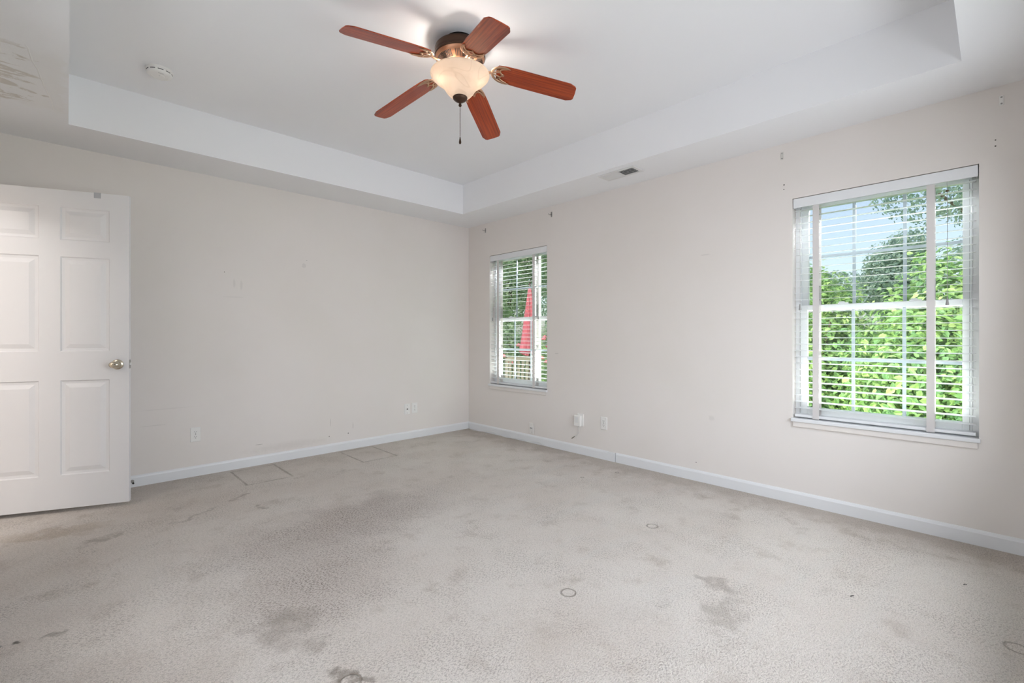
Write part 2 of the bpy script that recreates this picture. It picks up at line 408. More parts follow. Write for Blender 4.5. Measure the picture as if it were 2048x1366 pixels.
def box(bm, x0, x1, y0, y1, z0, z1, mtx=None):
    v = [bm.verts.new(p) for p in ((x0, y0, z0), (x1, y0, z0), (x1, y1, z0), (x0, y1, z0), (x0, y0, z1), (x1, y0, z1), (x1, y1, z1), (x0, y1, z1))]
    for f in ((0, 3, 2, 1), (4, 5, 6, 7), (0, 1, 5, 4), (1, 2, 6, 5), (2, 3, 7, 6), (3, 0, 4, 7)):
        bm.faces.new([v[i] for i in f])
    if mtx is not None: bmesh.ops.transform(bm, matrix=mtx, verts=v)
    return bm
def lathe(bm, prof, seg=40, loc=(0, 0, 0), axis='Z', close_top=False, close_bot=False):
    rings = []
    for (r, z) in prof:
        ring = []
        for i in range(seg):
            a = 2*PI*i/seg
            p = Vector((r*math.cos(a), r*math.sin(a), z))
            if axis == 'X': p = Vector((p.z, p.x, p.y))
            if axis == 'Y': p = Vector((p.y, p.z, p.x))
            ring.append(bm.verts.new(p+Vector(loc)))
        rings.append(ring)
    for a, b in zip(rings, rings[1:]):
        for i in range(seg):
            bm.faces.new((a[i], a[(i+1) % seg], b[(i+1) % seg], b[i]))
    if close_bot: bm.faces.new(list(reversed(rings[0])))
    if close_top: bm.faces.new(rings[-1])
    return bm
def tube(bm, pts, r, seg=8, cap=True, flat=1.0):
    """round tube along a polyline; r may be one radius or one per point"""
    pts = [Vector(p) for p in pts]; n = len(pts)
    rr = r if isinstance(r, (list, tuple)) else [r]*n
    rings = []; up = Vector((0, 0, 1)); prev = None
    for i, p in enumerate(pts):
        d = (pts[min(i+1, n-1)]-pts[max(i-1, 0)]).normalized()
        if prev is None:
            a = up if abs(d.dot(up)) < 0.95 else Vector((1, 0, 0))
            s = d.cross(a).normalized()
        else:
            s = (prev-d*prev.dot(d)).normalized()
        prev = s; u = s.cross(d).normalized()
        rings.append([bm.verts.new(p+(s*math.cos(2*PI*k/seg)+u*flat*math.sin(2*PI*k/seg))*rr[i]) for k in range(seg)])
    for a, b in zip(rings, rings[1:]):
        for k in range(seg): bm.faces.new((a[k], b[k], b[(k+1) % seg], a[(k+1) % seg]))
    if cap:
        bm.faces.new(rings[0]); bm.faces.new(list(reversed(rings[-1])))
    return bm
def prism(bm, pts, z0, z1):
    a = [bm.verts.new((x, y, z0)) for x, y in pts]; b = [bm.verts.new((x, y, z1)) for x, y in pts]
    n = len(pts)
    bm.faces.new(list(reversed(a))); bm.faces.new(b)
    for i in range(n): bm.faces.new((a[i], a[(i+1) % n], b[(i+1) % n], b[i]))
    return bm
def ball(bm, loc, r, scale=(1, 1, 1), u=16, v=10):
    g = bmesh.ops.create_uvsphere(bm, u_segments=u, v_segments=v, radius=r)
    for q in g['verts']: q.co = Vector((q.co.x*scale[0], q.co.y*scale[1], q.co.z*scale[2]))+Vector(loc)
    return bm
def copy_tree(o, parent=None):
    c = o.copy(); C.objects.link(c); c.parent = parent
    for ch in list(o.children): copy_tree(ch, c)
    return c
def smoothpath(pts, n=8):
    """Catmull-Rom through the points"""
    P = [Vector(p) for p in pts]; out = []
    for i in range(len(P)-1):
        a = P[max(i-1, 0)]; b = P[i]; c = P[i+1]; d = P[min(i+2, len(P)-1)]
        for k in range(n):
            t = k/n
            out.append(0.5*((2*b)+(c-a)*t+(2*a-5*b+4*c-d)*t*t+(3*b-a-3*c+d)*t**3))
    out.append(P[-1]); return out

# ------------------------------------------------------------------ the room shell
def wall_slab(name, mat, axis, face, back, u0, u1, z0, z1, holes):
    """a wall slab with rectangular openings; axis 'X' = plane x const (u is y), 'Y' = plane y const (u is x)"""
    bm = B()
    us = sorted({u0, u1, *[h[0] for h in holes], *[h[1] for h in holes]})
    zs = sorted({z0, z1, *[h[2] for h in holes], *[h[3] for h in holes]})
    def solid(i, j):
        if not (0 <= i < len(us)-1 and 0 <= j < len(zs)-1): return False
        uc, zc = (us[i]+us[i+1])/2, (zs[j]+zs[j+1])/2
        return not any(h[0] < uc < h[1] and h[2] < zc < h[3] for h in holes)
    cache = {}
    def V(u, z, d):
        k = (u, z, d)
        if k not in cache: cache[k] = bm.verts.new((d, u, z) if axis == 'X' else (u, d, z))
        return cache[k]
    for i in range(len(us)-1):
        for j in range(len(zs)-1):
            if not solid(i, j): continue
            a, b, c, d = us[i], us[i+1], zs[j], zs[j+1]
            for dd in (face, back): bm.faces.new((V(a, c, dd), V(b, c, dd), V(b, d, dd), V(a, d, dd)))
            for (ni, nj, e) in ((i-1, j, ((a, c), (a, d))), (i+1, j, ((b, c), (b, d))), (i, j-1, ((a, c), (b, c))), (i, j+1, ((a, d), (b, d)))):
                if not solid(ni, nj):
                    (p, q), (r, s) = e
                    bm.faces.new((V(p, q, face), V(r, s, face), V(r, s, back), V(p, q, back)))
    bmesh.ops.recalc_face_normals(bm, faces=bm.faces)
    return struct(name, bm, mat)

WIN = [(0.064, 0.954), (3.177, 4.067)]         # y range of the two windows in the right wall
WZ0, WZ1 = 0.552, 2.053
bm = B(); box(bm, XS, W, YB, L, -0.05, 0.0)
struct('floor', bm, M['carpet'])
wall_slab('wall_left', M['wall_left'], 'Y', L, L+0.15, XS-0.15, W+0.16, -0.05, ZT+0.1, [])
wall_slab('wall_right', M['wall_right'], 'X', W, W+0.16, YB-0.15, L, -0.05, ZT+0.1, [(a, b, WZ0, WZ1) for a, b in WIN])
wall_slab('wall_back', M['wall'], 'Y', YB, YB-0.15, XS-0.15, W, -0.05, ZT+0.1, [(0.45, 3.05, 0.55, 2.06)])  # window opening added for the back fill lamps
DOOR_Y0, DOOR_Y1 = 3.466, 4.292
wall_slab('wall_side', M['wall'], 'X', XS, XS-0.15, YB, L, -0.05, ZT+0.1, [(0.15, 2.75, 0.55, 2.06), (DOOR_Y0, DOOR_Y1, 0.0, 2.075)])  # doorway, and a window opening added for the side fill lamp
# hallway beyond the doorway
bm = B()
box(bm, XS-1.45, XS-1.35, 2.5, L+0.6, -0.05, 2.5); box(bm, XS-1.45, XS-0.15, 2.4, 2.5, -0.05, 2.5)
box(bm, XS-1.45, XS-0.15, L+0.5, L+0.6, -0.05, 2.5); box(bm, XS-1.45, XS-0.15, 2.4, L+0.6, 2.44, 2.54)
struct('wall_hall', bm, M['wall'])
bm = B(); box(bm, XS-1.35, XS, 2.5, L+0.5, -0.06, -0.002); struct('floor_hall', bm, M['carpet'])

# tray ceiling: soffit ring, upright sides, raised panel
def ceiling():
    bm = B()
    def ring(x0, x1, y0, y1, z): return [bm.verts.new(p) for p in ((x0, y0, z), (x1, y0, z), (x1, y1, z), (x0, y1, z))]
    o = ring(XS, W, YB, L, H); i = ring(TX0, TX1, TY0, TY1, H); t = ring(TX0, TX1, TY0, TY1, ZT)
    for k in range(4):
        n = (k+1) % 4
        bm.faces.new((o[k], i[k], i[n], o[n])); bm.faces.new((i[k], t[k], t[n], i[n]))
    bm.faces.new(t)
    # roof side, so that the slab has thickness
    u = ring(XS, W, YB, L, ZT+0.1)
    bm.faces.new(u)
    for k in range(4): bm.faces.new((o[k], o[(k+1) % 4], u[(k+1) % 4], u[k]))
    bmesh.ops.recalc_face_normals(bm, faces=bm.faces)
    return struct('ceiling', bm, M['ceiling'])
ceiling()

def baseboard(name, axis, face, sgn, u0, u1):
    bm = B()
    prof = [(0, 0), (0.014, 0), (0.014, 0.066), (0.011, 0.075), (0.005, 0.083), (0, 0.083)]
    ends = []
    for u in (u0, u1):
        ends.append([bm.verts.new((face+sgn*d, u, z) if axis == 'X' else (u, face+sgn*d, z)) for d, z in prof])
    n = len(prof)
    for k in range(n): bm.faces.new((ends[0][k], ends[0][(k+1) % n], ends[1][(k+1) % n], ends[1][k]))
    bm.faces.new(ends[0]); bm.faces.new(list(reversed(ends[1])))
    bmesh.ops.recalc_face_normals(bm, faces=bm.faces)
    return struct(name, bm, M['trim'])
baseboard('baseboard_left', 'Y', L, -1, XS, W)
baseboard('baseboard_right', 'X', W, -1, YB, 2.346)
baseboard('baseboard_right_far', 'X', W, -1, 2.432, L-0.014)
baseboard('baseboard_back', 'Y', YB, 1, XS, W)
baseboard('baseboard_side', 'X', XS, 1, YB, DOOR_Y0-0.07)
# short filler piece let into the right baseboard
bm = B(); box(bm, W-0.017, W, 2.353, 2.432, 0.0, 0.080)
struct('trim_1', bm, M['trim'], bevel=0.0015)

# unseen cover added above, its wide eaves keeping sun out of the side window
bm = B(); box(bm, XS-1.75, W+0.55, YB-0.75, L+0.75, ZT+0.11, ZT+0.21)
struct('added_roof', bm, M['trim'])

# door casing (side wall)
bm = B()
for s in (0, 1):
    x0, x1 = (XS, XS+0.016) if s == 0 else (XS-0.166, XS-0.15)
    box(bm, x0, x1, DOOR_Y0-0.06, DOOR_Y0, 0, 2.135); box(bm, x0, x1, DOOR_Y1, DOOR_Y1+0.06, 0, 2.135); box(bm, x0, x1, DOOR_Y0, DOOR_Y1, 2.075, 2.135)
struct('trim_2', bm, M['trim'], bevel=0.003)

# ------------------------------------------------------------------ windows
def make_window(name, y0, y1, first):
    """double-hung window with grilles between the glass; right wall, local origin at the opening's low corner"""
    t = thing(name, None, None, (W, y0, WZ0)); t['kind'] = 'structure'
    w = y1-y0; h = WZ1-WZ0
    fx0, fx1 = 0.075, 0.150
    bm = B(); j = 0.026
    box(bm, fx0, fx1, 0, j, 0.02, h); box(bm, fx0, fx1, w-j, w, 0.02, h)
    box(bm, fx0, fx1, j, w-j, h-j, h); box(bm, fx0, fx1, j, w-j, 0.02, 0.02+j)
    for ya, yb in ((j, j+0.006), (w-j-0.006, w-j)): box(bm, fx0-0.004, fx0+0.004, ya, yb, 0.046, h-j)
    obj('window_frame', bm, M['vinyl'], t, bevel=0.002)
    mid = h/2+0.012
    def sash(nm, xa, xb, za, zb, rail_top, rail_bot):
        st = 0.042
        bm = B()
        box(bm, xa, xb, j, j+st, za, zb); box(bm, xa, xb, w-j-st, w-j, za, zb)
        box(bm, xa, xb, j+st, w-j-st, zb-rail_top, zb); box(bm, xa, xb, j+st, w-j-st, za, za+rail_bot)
        s = obj(nm, bm, M['vinyl'], t, bevel=0.003)
        xm = (xa+xb)/2
        ga, gb, gc, gd = j+st, w-j-st, za+rail_bot, zb-rail_top
        bm = B(); box(bm, xm-0.011, xm-0.008, ga-0.004, gb+0.004, gc-0.004, gd+0.004); box(bm, xm+0.008, xm+0.011, ga-0.004, gb+0.004, gc-0.004, gd+0.004)
        obj('glass_pane', bm, M['glass'], s)
        bm = B()
        for k in (1, 2): 
            yc = ga+(gb-ga)*k/3; box(bm, xm-0.003, xm+0.003, yc-0.009, yc+0.009, gc, gd)
        zc = (gc+gd)/2; box(bm, xm-0.0034, xm+0.0034, ga, gb, zc-0.009, zc+0.009)
        obj('grille', bm, M['grille'], s)
        return s
    sash('upper_sash', 0.116, 0.142, mid-0.018, h-j, 0.040, 0.036)
    lo = sash('lower_sash', 0.086, 0.112, 0.02+j, mid+0.020, 0.036, 0.046)
    for yy in (w*0.30, w*0.70):
        bm = B(); box(bm, 0.080, 0.110, yy-0.028, yy+0.028, mid+0.020, mid+0.028); box(bm, 0.086, 0.098, yy-0.008, yy+0.022, mid+0.028, mid+0.036)
        obj('sash_lock', bm, M['vinyl'], lo, bevel=0.002)
    bm = B(); box(bm, -0.022, 0.080, -0.006, w+0.006, -0.001, 0.022)
    obj('window_sill', bm, M['trim'], t, bevel=0.004)
    bm = B(); box(bm, -0.012, 0.0, 0.004, w-0.004, -0.036, -0.001)
    obj('apron', bm, M['wall'], t, bevel=0.004)
    return t
for k, (a, b) in enumerate(WIN): make_window('window_%d' % (k+1), a, b, k == 0)
# unseen wide windows added behind and left of the camera to admit fill lamps
for nm, loc, rz in (('window_3', (0.45, YB, 0.55), 0), ('window_4', (XS, 2.75, 0.55), -PI/2)):
    t = thing(nm, None, None, loc, rz); t['kind'] = 'structure'
    bm = B(); ww, hh = 2.60, 1.51
    for (xa, xb) in ((0, 0.05), (0.85, 0.89), (1.71, 1.75), (ww-0.05, ww)): box(bm, xa, xb, -0.12, -0.06, 0, hh)
    box(bm, 0, ww, -0.12, -0.06, 0, 0.05); box(bm, 0, ww, -0.12, -0.06, hh-0.05, hh)
    obj('window_frame', bm, M['vinyl'], t)
    bm = B(); box(bm, 0.05, ww-0.05, -0.095, -0.09, 0.05, hh-0.05); obj('glass_pane', bm, M['glass'], t)
    bm = B(); box(bm, -0.02, ww+0.02, -0.06, 0.025, -0.022, 0.0); obj('window_sill', bm, M['trim'], t)

# ------------------------------------------------------------------ blinds
def make_blind(y0, label):
    w = 0.890
    t = thing('window_blind', label, 'blind', (W, y0, WZ0), 0, 'white slatted blinds in the right wall windows')
    h = WZ1-WZ0
    bm = B()
    box(bm, 0.002, 0.012, 0.004, w-0.004, h-0.066, h-0.004); box(bm, 0.012, 0.060, 0.004, 0.012, h-0.066, h-0.004); box(bm, 0.012, 0.060, w-0.012, w-0.004, h-0.066, h-0.004)
    obj('valance', bm, M['trim'], t, bevel=0.002)
    bm = B(); box(bm, 0.014, 0.064, 0.014, w-0.014, h-0.050, h-0.006)
    obj('head_rail', bm, M['vinyl'], t)
    # slats: 50 mm, slightly tilted with the room edge low, cupped
    bm = B(); n = 32; zt, zb = h-0.082, 0.092; tilt = math.radians(3.8)
    for k in range(n):
        z = zt+(zb-zt)*k/(n-1)
        sec = []
        for q in range(5):
            s = -0.025+0.05*q/4
            zz = 0.0010*(1-(s/0.025)**2)
            sec.append((0.037+s*math.cos(tilt)-zz*math.sin(tilt), z+s*math.sin(tilt)+zz*math.cos(tilt)))
        th = 0.0018
        loop = sec+[(x, zz-th) for x, zz in reversed(sec)]
        A = [bm.verts.new((x, 0.012, zz)) for x, zz in loop]; D = [bm.verts.new((x, w-0.010, zz)) for x, zz in loop]
        m = len(loop)
        for i in range(m): bm.faces.new((A[i], A[(i+1) % m], D[(i+1) % m], D[i]))
        bm.faces.new(A); bm.faces.new(list(reversed(D)))
    bmesh.ops.recalc_face_normals(bm, faces=bm.faces)
    obj('slats', bm, M['slat'], t)
    bm = B(); box(bm, 0.012, 0.062, 0.012, w-0.010, 0.030, 0.048)
    obj('bottom_rail', bm, M['trim'], t, bevel=0.004)
    for yc in (0.195, 0.756):
        bm = B()
        for x in (0.0075, 0.0655): box(bm, x-0.0006, x+0.0006, yc-0.018, yc+0.018, 0.026, h-0.060)
        # rungs that carry the slats, one side then the other
        for k in range(n):
            z = zt+(zb-zt)*k/(n-1); yy = yc+(0.008 if k % 2 else -0.008)
            box(bm, 0.0075, 0.0655, yy-0.004, yy+0.004, z-0.0060, z-0.0052)
        obj('ladder_tape', bm, M['tape'], t)
    for yc, bead in ((0.125, True), (0.846, False)):
        ze = h/2+0.03
        bm = B(); tube(bm, [(0.004, yc+0.001, h-0.062), (0.003, yc, h*0.8), (0.003, yc, ze)], 0.0011, 6)
        c = obj('lift_cord', bm, M['plastic_grey'] if bead else M['cord_white'], t)
        bm = B(); lathe(bm, [(0.002, 0.012), (0.0042, 0.010), (0.0052, -0.006), (0.0078, -0.024), (0.0070, -0.028)], 12, (0.004, yc, ze-0.006), close_bot=True, close_top=True)
        bmesh.ops.recalc_face_normals(bm, faces=bm.faces)
        obj('tassel', bm, M['plastic_grey'], c, smooth=True)
        if bead:
            bm = B(); ball(bm, (0.002, yc, h-0.118), 0.0085, (1, 1, 0.8)); obj('cord_bead', bm, simple('olive_bead', srgb(84, 72, 40), 0.4), c, smooth=True)
    # pull cords that run behind the room edge of the slats
    for yc in (0.038, 0.862):
        bm = B(); tube(bm, [(0.070, yc, h-0.06), (0.070, yc, 0.05)], 0.0010, 6); obj('lift_cord', bm, M['plastic_grey'], t)
    return t
make_blind(WIN[0][0], 'raised-slat white blind on the near window, shrubs and blue sky behind it')
make_blind(WIN[1][0], 'white slatted blind on the far window by the room corner, red umbrella behind it')

# ------------------------------------------------------------------ door
DW, DH, DT = 0.808, 2.03, 0.035
def make_door():
    px, py = 0.298, 3.989
    ang = math.atan2(0.234, -0.594)           # from the free edge to the hinge edge
    t = thing('door_1', None, None, (px, py, 0.026), ang); t['kind'] = 'structure'
    cols = [(0.102, 0.352), (0.456, 0.706)]
    rows = [(0.212, 0.816), (1.000, 1.606), (1.712, 1.920)]
    bm = B()
    us = sorted({0, DW, *[c for p in cols for c in p]}); zs = sorted({0, DH, *[c for p in rows for c in p]})
    for face_y, sg in ((0.0, 1), (-DT, -1)):
        # local +Y of the door faces the room side when sg is +1
        for i in range(len(us)-1):
            for k in range(len(zs)-1):
                a, b, c, d = us[i], us[i+1], zs[k], zs[k+1]
                panel = (a, b) in cols and (c, d) in rows
                if not panel:
                    bm.faces.new([bm.verts.new(p) for p in ((a, face_y, c), (b, face_y, c), (b, face_y, d), (a, face_y, d))])
                    continue
                steps = [(0, 0), (0.006, 0.007), (0.018, 0.0085), (0.022, 0.0085), (0.046, 0.0015), (0.048, 0.001)]
                prev = None
                for ins, dep in steps:
                    y = face_y-sg*dep
                    r = [bm.verts.new(p) for p in ((a+ins, y, c+ins), (b-ins, y, c+ins), (b-ins, y, d-ins), (a+ins, y, d-ins))]
                    if prev:
                        for q in range(4): bm.faces.new((prev[q], prev[(q+1) % 4], r[(q+1) % 4], r[q]))
                    prev = r
                bm.faces.new(prev)
    for (a, c, b, d) in ((0, 0, 0, DH), (DW, 0, DW, DH), (0, 0, DW, 0), (0, DH, DW, DH)):
        bm.faces.new([bm.verts.new(p) for p in ((a, 0, c), (b, 0, d), (b, -DT, d), (a, -DT, c))])
    bmesh.ops.remove_doubles(bm, verts=bm.verts, dist=1e-5)
    bmesh.ops.recalc_face_normals(bm, faces=bm.faces)
    slab = obj('door_panel', bm, M['door'], t)
    # knob with rose on both faces
    for sg, y in ((1, 0.0), (-1, -DT)):
        bm = B()
        lathe(bm, [(0.0, 0.0), (0.033, 0.0), (0.033, 0.004), (0.029, 0.008), (0.016, 0.011), (0.0, 0.011)], 32, (0, 0, 0), 'Y')
        if sg < 0: bmesh.ops.scale(bm, vec=(1, -1, 1), verts=bm.verts)
        bmesh.ops.translate(bm, vec=(0.060, y, 0.912), verts=bm.verts); bmesh.ops.recalc_face_normals(bm, faces=bm.faces)
        rose = obj('knob_rose', bm, M['nickel'], t, smooth=True)
        bm = B()
        lathe(bm, [(0.011, 0.009), (0.011, 0.024), (0.016, 0.030), (0.024, 0.037), (0.0275, 0.047), (0.0262, 0.056), (0.021, 0.064), (0.012, 0.069), (0.0, 0.070)], 32, (0, 0, 0), 'Y')
        bmesh.ops.scale(bm, vec=(1.12, sg, 0.86), verts=bm.verts)
        bmesh.ops.translate(bm, vec=(0.060, y, 0.912), verts=bm.verts); bmesh.ops.recalc_face_normals(bm, faces=bm.faces)
        obj('door_knob', bm, M['nickel'], rose, smooth=True)
    bm = B(); box(bm, -0.0012, 0.001, -DT/2-0.012, -DT/2+0.012, 0.884, 0.942)
    lp = obj('latch_plate', bm, M['steel'], t)
    bm = B(); prism(bm, [(-0.013, -DT/2+0.006), (-0.001, -DT/2+0.006), (-0.001, -DT/2-0.006), (-0.006, -DT/2-0.006)], 0.906, 0.922)
    bmesh.ops.recalc_face_normals(bm, faces=bm.faces)
    obj('latch_bolt', bm, M['plastic'], lp)
    for z in (0.22, 1.0, 1.80):
        bm = B(); tube(bm, [(DW+0.004, -DT-0.004, z-0.045), (DW+0.004, -DT-0.004, z+0.045)], 0.006, 10)
        box(bm, DW-0.002, DW+0.001, -DT, -0.004, z-0.045, z+0.045)
        obj('hinge', bm, M['nickel'], t)
    return t, Matrix.Translation((px, py, 0.026)) @ Matrix.Rotation(ang, 4, 'Z')
door, DM = make_door()
# clip hooked over the top edge of the door
t = thing('over_door_clip', 'small grey clip hooked over the top edge of the white door', 'clip', (0, 0, 0)); t.matrix_world = DM @ Matrix.Translation((0.165, 0, DH))
bm = B(); box(bm, -0.018, 0.018, 0.0, 0.0015, -0.034, 0.0015); box(bm, -0.018, 0.018, -DT-0.0015, 0.0, 0.0, 0.0015); box(bm, -0.018, 0.018, -DT-0.0015, -DT, -0.02, 0.0015)
obj('bracket', bm, simple('clip_grey', srgb(176, 177, 180), 0.4), t)
# spring door stop on the left baseboard, just showing past the door
t = thing('door_stop', 'dark-tipped door stop on the left baseboard, just past the open door', 'door stop', (0.352, L-0.014, 0.046))
bm = B(); lathe(bm, [(0.011, 0), (0.011, 0.005), (0.004, 0.009)], 16, (0, 0, 0), 'Y', close_bot=True); bmesh.ops.scale(bm, vec=(1, -1, 1), verts=bm.verts); bmesh.ops.recalc_face_normals(bm, faces=bm.faces)
obj('base', bm, M['steel'], t)
bm = B(); tube(bm, [(0.0045*math.cos(a*0.8), -0.006-0.0009*a, 0.0045*math.sin(a*0.8)) for a in range(60)], 0.0009, 5); obj('spring', bm, M['steel'], t)
bm = B(); lathe(bm, [(0.0055, 0.058), (0.0065, 0.062), (0.0065, 0.072), (0.004, 0.075)], 14, (0, 0, 0), 'Y', close_bot=True, close_top=True); bmesh.ops.scale(bm, vec=(1, -1, 1), verts=bm.verts); bmesh.ops.recalc_face_normals(bm, faces=bm.faces)
obj('rubber_tip', bm, M['rubber'], t)

# ------------------------------------------------------------------ ceiling fan
FX, FY = 1.567, 2.048
def make_fan():
    t = thing('ceiling_fan', 'five-blade cherry wood ceiling fan with lit alabaster bowl light', 'ceiling fan', (FX, FY, 0))
    bm = B(); lathe(bm, [(0.082, ZT), (0.082, ZT-0.020), (0.076, ZT-0.034), (0.06, ZT-0.05)], 48); bmesh.ops.recalc_face_normals(bm, faces=bm.faces)
    obj('canopy', bm, M['black'], t, smooth=True)
    bm = B()
    lathe(bm, [(0.05, 2.716), (0.120, 2.716), (0.1345, 2.709), (0.1385, 2.700), (0.1385, 2.678), (0.1360, 2.674), (0.1360, 2.671), (0.1395, 2.667), (0.1395, 2.661), (0.135, 2.656)], 72)
    bmesh.ops.recalc_face_normals(bm, faces=bm.faces)
    hs = obj('motor_housing', bm, M['bronze_dark'], t, smooth=True)
    bm = B(); lathe(bm, [(0.135, 2.656), (0.130, 2.645), (0.106, 2.626), (0.084, 2.611), (0.05, 2.607)], 72); bmesh.ops.recalc_face_normals(bm, faces=bm.faces)
    vr = obj('vent_ring', bm, M['bronze_light'], t, smooth=True)
    bm = B()
    for k in range(80):
        if k % 16 in (0, 15): continue
        a = 2*PI*k/80
        mtx = Matrix.Rotation(a, 4, 'Z') @ Matrix.Translation((0.1085, 0, 2.6275)) @ Matrix.Rotation(math.radians(-37), 4, 'Y')
        box(bm, -0.019, 0.019, -0.0022, 0.0022, -0.0010, 0.0012, mtx)
    obj('vent_slots', bm, M['slot'], vr)
    bm = B(); lathe(bm, [(0.05, 2.607), (0.070, 2.606), (0.072, 2.590), (0.060, 2.584), (0.052, 2.575), (0.030, 2.572), (0.0, 2.572)], 40); bmesh.ops.recalc_face_normals(bm, faces=bm.faces)
    obj('light_fitter', bm, M['bronze'], t, smooth=True)
    # glass bowl
    prof = [(0.1600, 2.570), (0.1625, 2.564), (0.159, 2.556), (0.146, 2.542), (0.124, 2.526), (0.104, 2.510), (0.088, 2.491), (0.076, 2.471), (0.060, 2.453), (0.042, 2.443), (0.030, 2.440), (0.012, 2.439)]
    inner = [(max(r-0.005, 0.012), z+0.004) for r, z in prof]
    bm = B(); lathe(bm, list(reversed(prof)) + [(0.157, 2.572)] + inner[1:], 72); bmesh.ops.recalc_face_normals(bm, faces=bm.faces)
    bowl = obj('glass_bowl', bm, M['bowl'], t, smooth=True)
    bm = B(); lathe(bm, [(0.0, 2.446), (0.036, 2.446), (0.0405, 2.441), (0.0395, 2.433), (0.030, 2.424), (0.016, 2.415), (0.007, 2.411), (0.0055, 2.406), (0.0085, 2.401), (0.0085, 2.395), (0.004, 2.390), (0.0, 2.389)], 36); bmesh.ops.recalc_face_normals(bm, faces=bm.faces)
    obj('finial', bm, M['bronze_dark'], t, smooth=True)
    bm = B()
    z = 2.388; 
    while z > 2.224:
        ball(bm, (0, 0, z), 0.0021, u=8, v=6); z -= 0.0047
    tube(bm, [(0, 0, 2.39), (0, 0, 2.222)], 0.0007, 5)
    ch = obj('pull_chain', bm, M['bronze_dark'], t)
    bm = B(); lathe(bm, [(0.0, 2.224), (0.0028, 2.222), (0.0036, 2.214), (0.0062, 2.200), (0.0066, 2.192), (0.0050, 2.186), (0.0, 2.184)], 16); bmesh.ops.recalc_face_normals(bm, faces=bm.faces)
    obj('chain_pendant', bm, M['bronze_dark'], ch, smooth=True)
    # bulbs and sockets
    bulb_m = NT('lit_bulb'); bulb_m.p(Base_Color=(1, 0.9, 0.75, 1), Emission_Color=(1, 0.92, 0.85, 1), Emission_Strength=95.0)
    for a in (2.7, 5.6):
        bm = B(); ball(bm, (0.078*math.cos(a), 0.078*math.sin(a), 2.552), 0.016, (1, 1, 1.25)); obj('light_bulb', bm, bulb_m.m, t, smooth=True)
        bm = B(); tube(bm, [(0.045*math.cos(a), 0.045*math.sin(a), 2.580), (0.066*math.cos(a), 0.066*math.sin(a), 2.562)], 0.011, 12); obj('bulb_socket', bm, M['bronze_dark'], t)
    # blades and blade irons (local x runs outward, underside faces -z)
    bw = 0.064; r0, r1 = 0.205, 0.655; c = 0.022
    out = [(r0, -0.040), (r0+0.012, -0.054), (r0+0.05, -bw+0.003), (r0+0.12, -bw), (r1-c*1.7, -bw), (r1-0.008, -bw+0.013), (r1, -bw+0.024), (r1+0.002, 0), (r1, bw-0.024), (r1-0.008, bw-0.013), (r1-c*1.7, bw), (r0+0.12, bw), (r0+0.05, bw-0.003), (r0+0.012, 0.054), (r0, 0.040)]
    bm = B(); prism(bm, out, -0.003, 0.003); bmesh.ops.recalc_face_normals(bm, faces=bm.faces)
    blade = obj('blade', bm, M['cherry'], t, bevel=0.0012)
    bm = B()
    zi = -0.0065
    tube(bm, smoothpath([(0.075, 0, -0.012), (0.120, 0, -0.014), (0.160, 0, -0.012), (0.188, 0, zi)], 5), [0.014]*5+[0.011]*5+[0.010]*5+[0.010], 10, flat=0.45)
    for s in (1, -1):
        tube(bm, smoothpath([(0.182, 0.002*s, zi), (0.190, 0.026*s, zi), (0.212, 0.046*s, zi), (0.245, 0.0555*s, zi), (0.282, 0.052*s, zi)], 6), [0.0085]*8+[0.0075]*8+[0.006]*6+[0.004, 0.003, 0.002], 8, flat=0.55)
        tube(bm, smoothpath([(0.264, 0.050*s, zi), (0.240, 0.041*s, zi), (0.226, 0.027*s, zi), (0.232, 0.010*s, zi), (0.246, 0.0, zi)], 6), 0.0048, 8, flat=0.6)
        tube(bm, smoothpath([(0.184, 0.003*s, zi), (0.204, 0.010*s, zi), (0.229, 0.018*s, zi)], 5), 0.0045, 8, flat=0.6)
    for (x, y) in ((0.215, 0.030), (0.215, -0.030), (0.246, 0)): 
        lathe(bm, [(0.0055, zi-0.004), (0.0055, -0.002)], 10, (x, y, 0), close_bot=True)
    bmesh.ops.recalc_face_normals(bm, faces=bm.faces)
    iron = obj('blade_iron', bm, M['champagne'], t, smooth=True)
    ph, zi0, ta, tb, dr = -39.95, 2.632, -0.032, 0.055, 0.200
    for k in range(5):
        a = math.radians(ph+72*k)
        slope = dr+(-0.028, 0.038, 0.075, -0.034, 0.032)[k]-(ta*math.cos(a)+tb*math.sin(a))
        m = Matrix.Translation((0, 0, zi0)) @ Matrix.Rotation(a, 4, 'Z') @ Matrix.Rotation(math.atan(slope), 4, 'Y') @ Matrix.Rotation(math.radians(-12), 4, 'X')
        b = blade if k == 0 else blade.copy(); i = iron if k == 0 else iron.copy()
        for q in (b, i):
            if k: C.objects.link(q)
            q.parent = t; q.matrix_local = m
    return t
make_fan()

